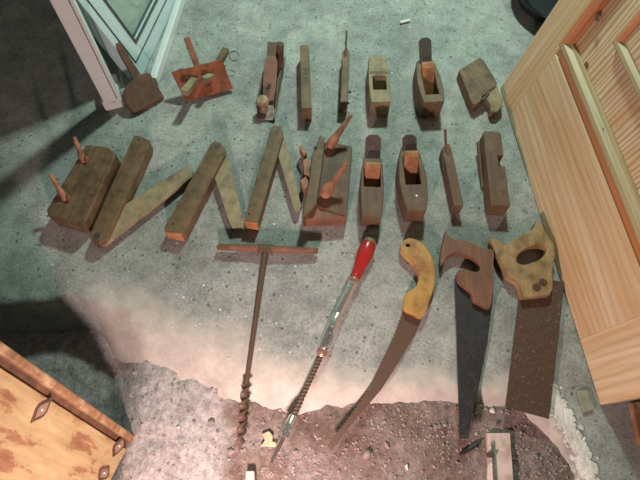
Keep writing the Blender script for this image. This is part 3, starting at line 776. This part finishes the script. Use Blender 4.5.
c6 = P(284,437); bm = BM(); lathe(bm, c5, c6, [(0,.007),(.08,.011),(.4,.012),(.45,.0135),(.55,.0125),(.85,.0145),(.97,.015),(1,.010)], 20); obj('chuck', bm, 'chrome', t, smooth=True, local=False)
c7 = P(271,463); bm = BM(); tube(bm, [c6, c6.lerp(c7, .5), c7], [.0048,.0042,.0034], 10); obj('bit', bm, 'iron', t, smooth=True, local=False)

# saws
def teeth(pts, n, amp):
    """zig-zag along a pixel polyline; amp in px, to the left of travel"""
    seg = [math.dist(a, b) for a, b in zip(pts, pts[1:])]; tot = sum(seg); out = []
    for i in range(2*n+1):
        d = tot*i/(2*n); k = 0
        while k < len(seg)-1 and d > seg[k]: d -= seg[k]; k += 1
        f = d/seg[k]; a, b = pts[k], pts[k+1]; ux, uy = (b[0]-a[0])/seg[k], (b[1]-a[1])/seg[k]
        o = amp if i % 2 else 0; out.append((a[0]+(b[0]-a[0])*f+uy*o, a[1]+(b[1]-a[1])*f-ux*o))
    return out
def saw(name, label, loc_px, rz, blade, bz, bt, bmat, handle, hz, hmat, holes, hlabel=None):
    p = U(*loc_px, 0); t = thing(name, label, 'saw', p, rz)
    obj('blade', tracedprism(blade, bz+bt/2, bz-bt/2), bmat, t, 0, local=False)
    obj('handle', tracedprism(handle, hz, .0008, holes), hmat, t, .0045, local=False, label=hlabel)
    return t
hol = [(408+2.3*math.cos(a), 245+2.0*math.sin(a)) for a in [i*PI/5 for i in range(10)]]
left = teeth([(404,306),(399,320),(392,338),(384,356),(369,386),(350,415),(327,444)][::-1], 42, -1.6)
t = saw('pruning_saw', 'curved pruning saw with varnished yellow handle and rusty blade', (415,290), math.radians(-18),
    left+[(412,300),(424,312),(412,340),(399,362),(381,390),(362,412),(344,434),(332,450)], .010, .0022, 'rust',
    smooth_pts([(401,244),(407,238.5),(415,239),(424,245),(431,255),(435,269),(434,286),(429,303),(423,317),(414,314),(405,309),(404,300),(406,293),(412,290),(417,285),(419,277),(417,267),(411,259),(402,251)], 3), .032, 'hyel', [hol])
t = saw('hand_saw', 'black tapered hand saw with open brown handle', (474,300), math.radians(-3),
    teeth([(454,279),(456,330),(459,439)][::-1], 60, -.8)+[(456,276),(494,270),(493,296),(488,335),(478,385),(468,439)], .012, .0018, 'black_iron',
    smooth_pts([(446,229.5),(448,235),(455,239.5),(467,241),(477,245),(485,248.5),(494,250),(493.5,263),(494,280),(492.5,296),(490,308),(481,304),(473.5,300),(471.5,292),(464,286),(458.5,280),(457.5,272),(464,268.6),(472,271),(478,271.5),(480.5,268),(477,261),(467,254.6),(455,252.5),(447,257),(441,265),(441.5,252),(444,240)], 2), .031, 'hbrown', [])
el = [(532+16.5*math.cos(a)*math.cos(-.42)-8*math.sin(a)*math.sin(-.42), 254.5+16.5*math.cos(a)*math.sin(-.42)+8*math.sin(a)*math.cos(-.42)) for a in [i*2*PI/22 for i in range(22)]]
t = saw('hand_saw', 'broad speckled rusty saw with closed tan handle beside the door', (535,330), math.radians(-8),
    teeth([(519,292),(505,407)][::-1], 60, -.5)+[(519,290),(552,280),(564,282),(549,419)], .012, .0018, 'rustlight',
    [(491,239),(494,236.5),(498.5,240),(504,246),(515,238),(528.5,232.6),(534,228.5),(537,220),(540,220.5),(542.5,225),(547,233.7),(553.7,243),(555.4,254),(553,270.4),(553,288.7),(550,295),(522.8,297.5),(521.7,287),(518,281),(509,276),(504.5,266),(497,255),(494.5,247.5)], .038, 'htan', [el])
for px, py in ((536.5,287.5),(543,282.5)):
    p = U(px, py, .038); bm = BM(); lathe(bm, Vector((p.x, p.y, .035)), Vector((p.x, p.y, .0398)), [(0,.0115),(.8,.0115),(1,.010)], 16); s_o = obj('screw', bm, 'brass', t, local=False, label='round dull brass screw')
    bm = BM(); lathe(bm, Vector((p.x, p.y, .0395)), Vector((p.x, p.y, .0404)), [(0,.0055),(1,.005)], 10); obj('nut', bm, 'iron', s_o, local=False)

# ================================================================== ODDS AND ENDS
def zq(px, py):
    p = U(px, py, -.06); return dirt_z(p.x, p.y)
z = zq(503, 455)+.006
t = thing('board_piece', 'pinkish flat board with a metal bolt on it, in the dirt', 'board', U(503,470,z), 0)
obj('board', tracedprism([(488,433),(510,433),(515,500),(489,500)], z+.010, z-.004), 'pinkb', t, .001, local=False)
bt = obj('bolt', tracedprism([(491,442),(494,442),(497,482),(493,482)], z+.014, z+.010), 'chrome', t, .001, local=False, label='thin metal door bolt')
p = U(490, 455, z+.018); bm = BM(); lathe(bm, Vector((p.x-.006, p.y, z+.016)), Vector((p.x+.009, p.y, z+.016)), [(0,.006),(1,.006)], 12); obj('bolt_knob', bm, 'iron', t, local=False)
z = zq(268, 440)
o = obj('wood_chip', tracedprism([(261,434),(269,431),(273,436),(272,441),(277,443),(275,447),(260,446),(265,440)], z+.014, z-.002), 'pale', None, .002); solo(o, 'pale notched wood offcut beside the screwdriver chuck', 'wood offcut')
z = zq(250, 470)
o = obj('wood_block', tracedprism([(246,471),(254,471),(255,484),(245,484)], z+.022, z-.003), 'pinkb', None, .002); solo(o, 'small pinkish wood block at the bottom edge', 'wood block')
o = obj('tile_piece', tracedprism([(577,391),(587,390),(595,409),(584,413)], .007, .0003), 'tile', None, .0015); solo(o, 'small greenish rectangular tile piece on the floor below the door', 'tile')
a, b = U(400,22.5,.005), U(410,20,.005); bm = BM(); lathe(bm, a, b, [(0,.003),(.05,.005),(.95,.005),(1,.004)], 12); o = obj('chalk_stick', bm, 'chalk', None, smooth=True); solo(o, 'short white chalk stick alone on the concrete, top edge', 'chalk')
a, b = U(461,452,-.05), U(471,446,-.05); z = zq(466, 449)+.005; bm = BM(); tube(bm, [Vector((a.x-.012, a.y-.006, z)), Vector((a.x, a.y, z+.004)), Vector((b.x, b.y, z+.003)), Vector((b.x+.02, b.y+.012, z))], [.003,.006,.006,.003], 8)
o = obj('dark_shard', bm, 'black_iron', None, smooth=True); solo(o, 'dark splinter in the dirt below the black saw tip', 'splinter')
# black basin behind the door corner
c = U(557, 3, 0); c.z = 0; bm = BM()
prof = [(.0,.10),(.02,.13),(.3,.165),(.9,.19),(1,.197),(1.03,.190),(.96,.180),(.35,.150),(.12,.10),(.11,.001)]
lathe(bm, c+Vector((0,0,.001)), c+Vector((0,0,.07)), prof, 48); o = obj('black_basin', bm, 'blackp', None, smooth=True); solo(o, 'round glossy black basin on the floor behind the door corner', 'basin')
# wood post at right lower edge
o = obj('wood_post', tracedprism([(632,402),(660,398),(668,450),(640,446)], .02, .0005), 'rim', None, .003); solo(o, 'short brown wood offcut under the near door end, right edge', 'wood offcut')

# ================================================================== LIGHT
def area(name, loc, target, size, power, col, sy=None):
    l = bpy.data.lights.new(name, 'AREA'); l.energy = power; l.color = col; l.size = size
    l.shape = 'DISK' if sy is None else 'RECTANGLE'
    if sy: l.size_y = sy
    o = bpy.data.objects.new(name, l); C.objects.link(o); o.location = loc
    o.rotation_euler = (Vector(target)-Vector(loc)).to_track_quat('-Z', 'Y').to_euler(); return o
area('ceiling_lamp', (.35, 2.25, 1.75), (0, 1.0, 0),   .20, 41, (.74, 1.0, .85))
area('hand_lamp', (-.19, -.38, .45), (-.03, .40, 0), .09, 13, (1.0, .735, .68))
w = bpy.data.worlds.new('World'); sc.world = w; w.use_nodes = True
w.node_tree.nodes['Background'].inputs[0].default_value = (.75, .9, 1.0, 1); w.node_tree.nodes['Background'].inputs[1].default_value = .022
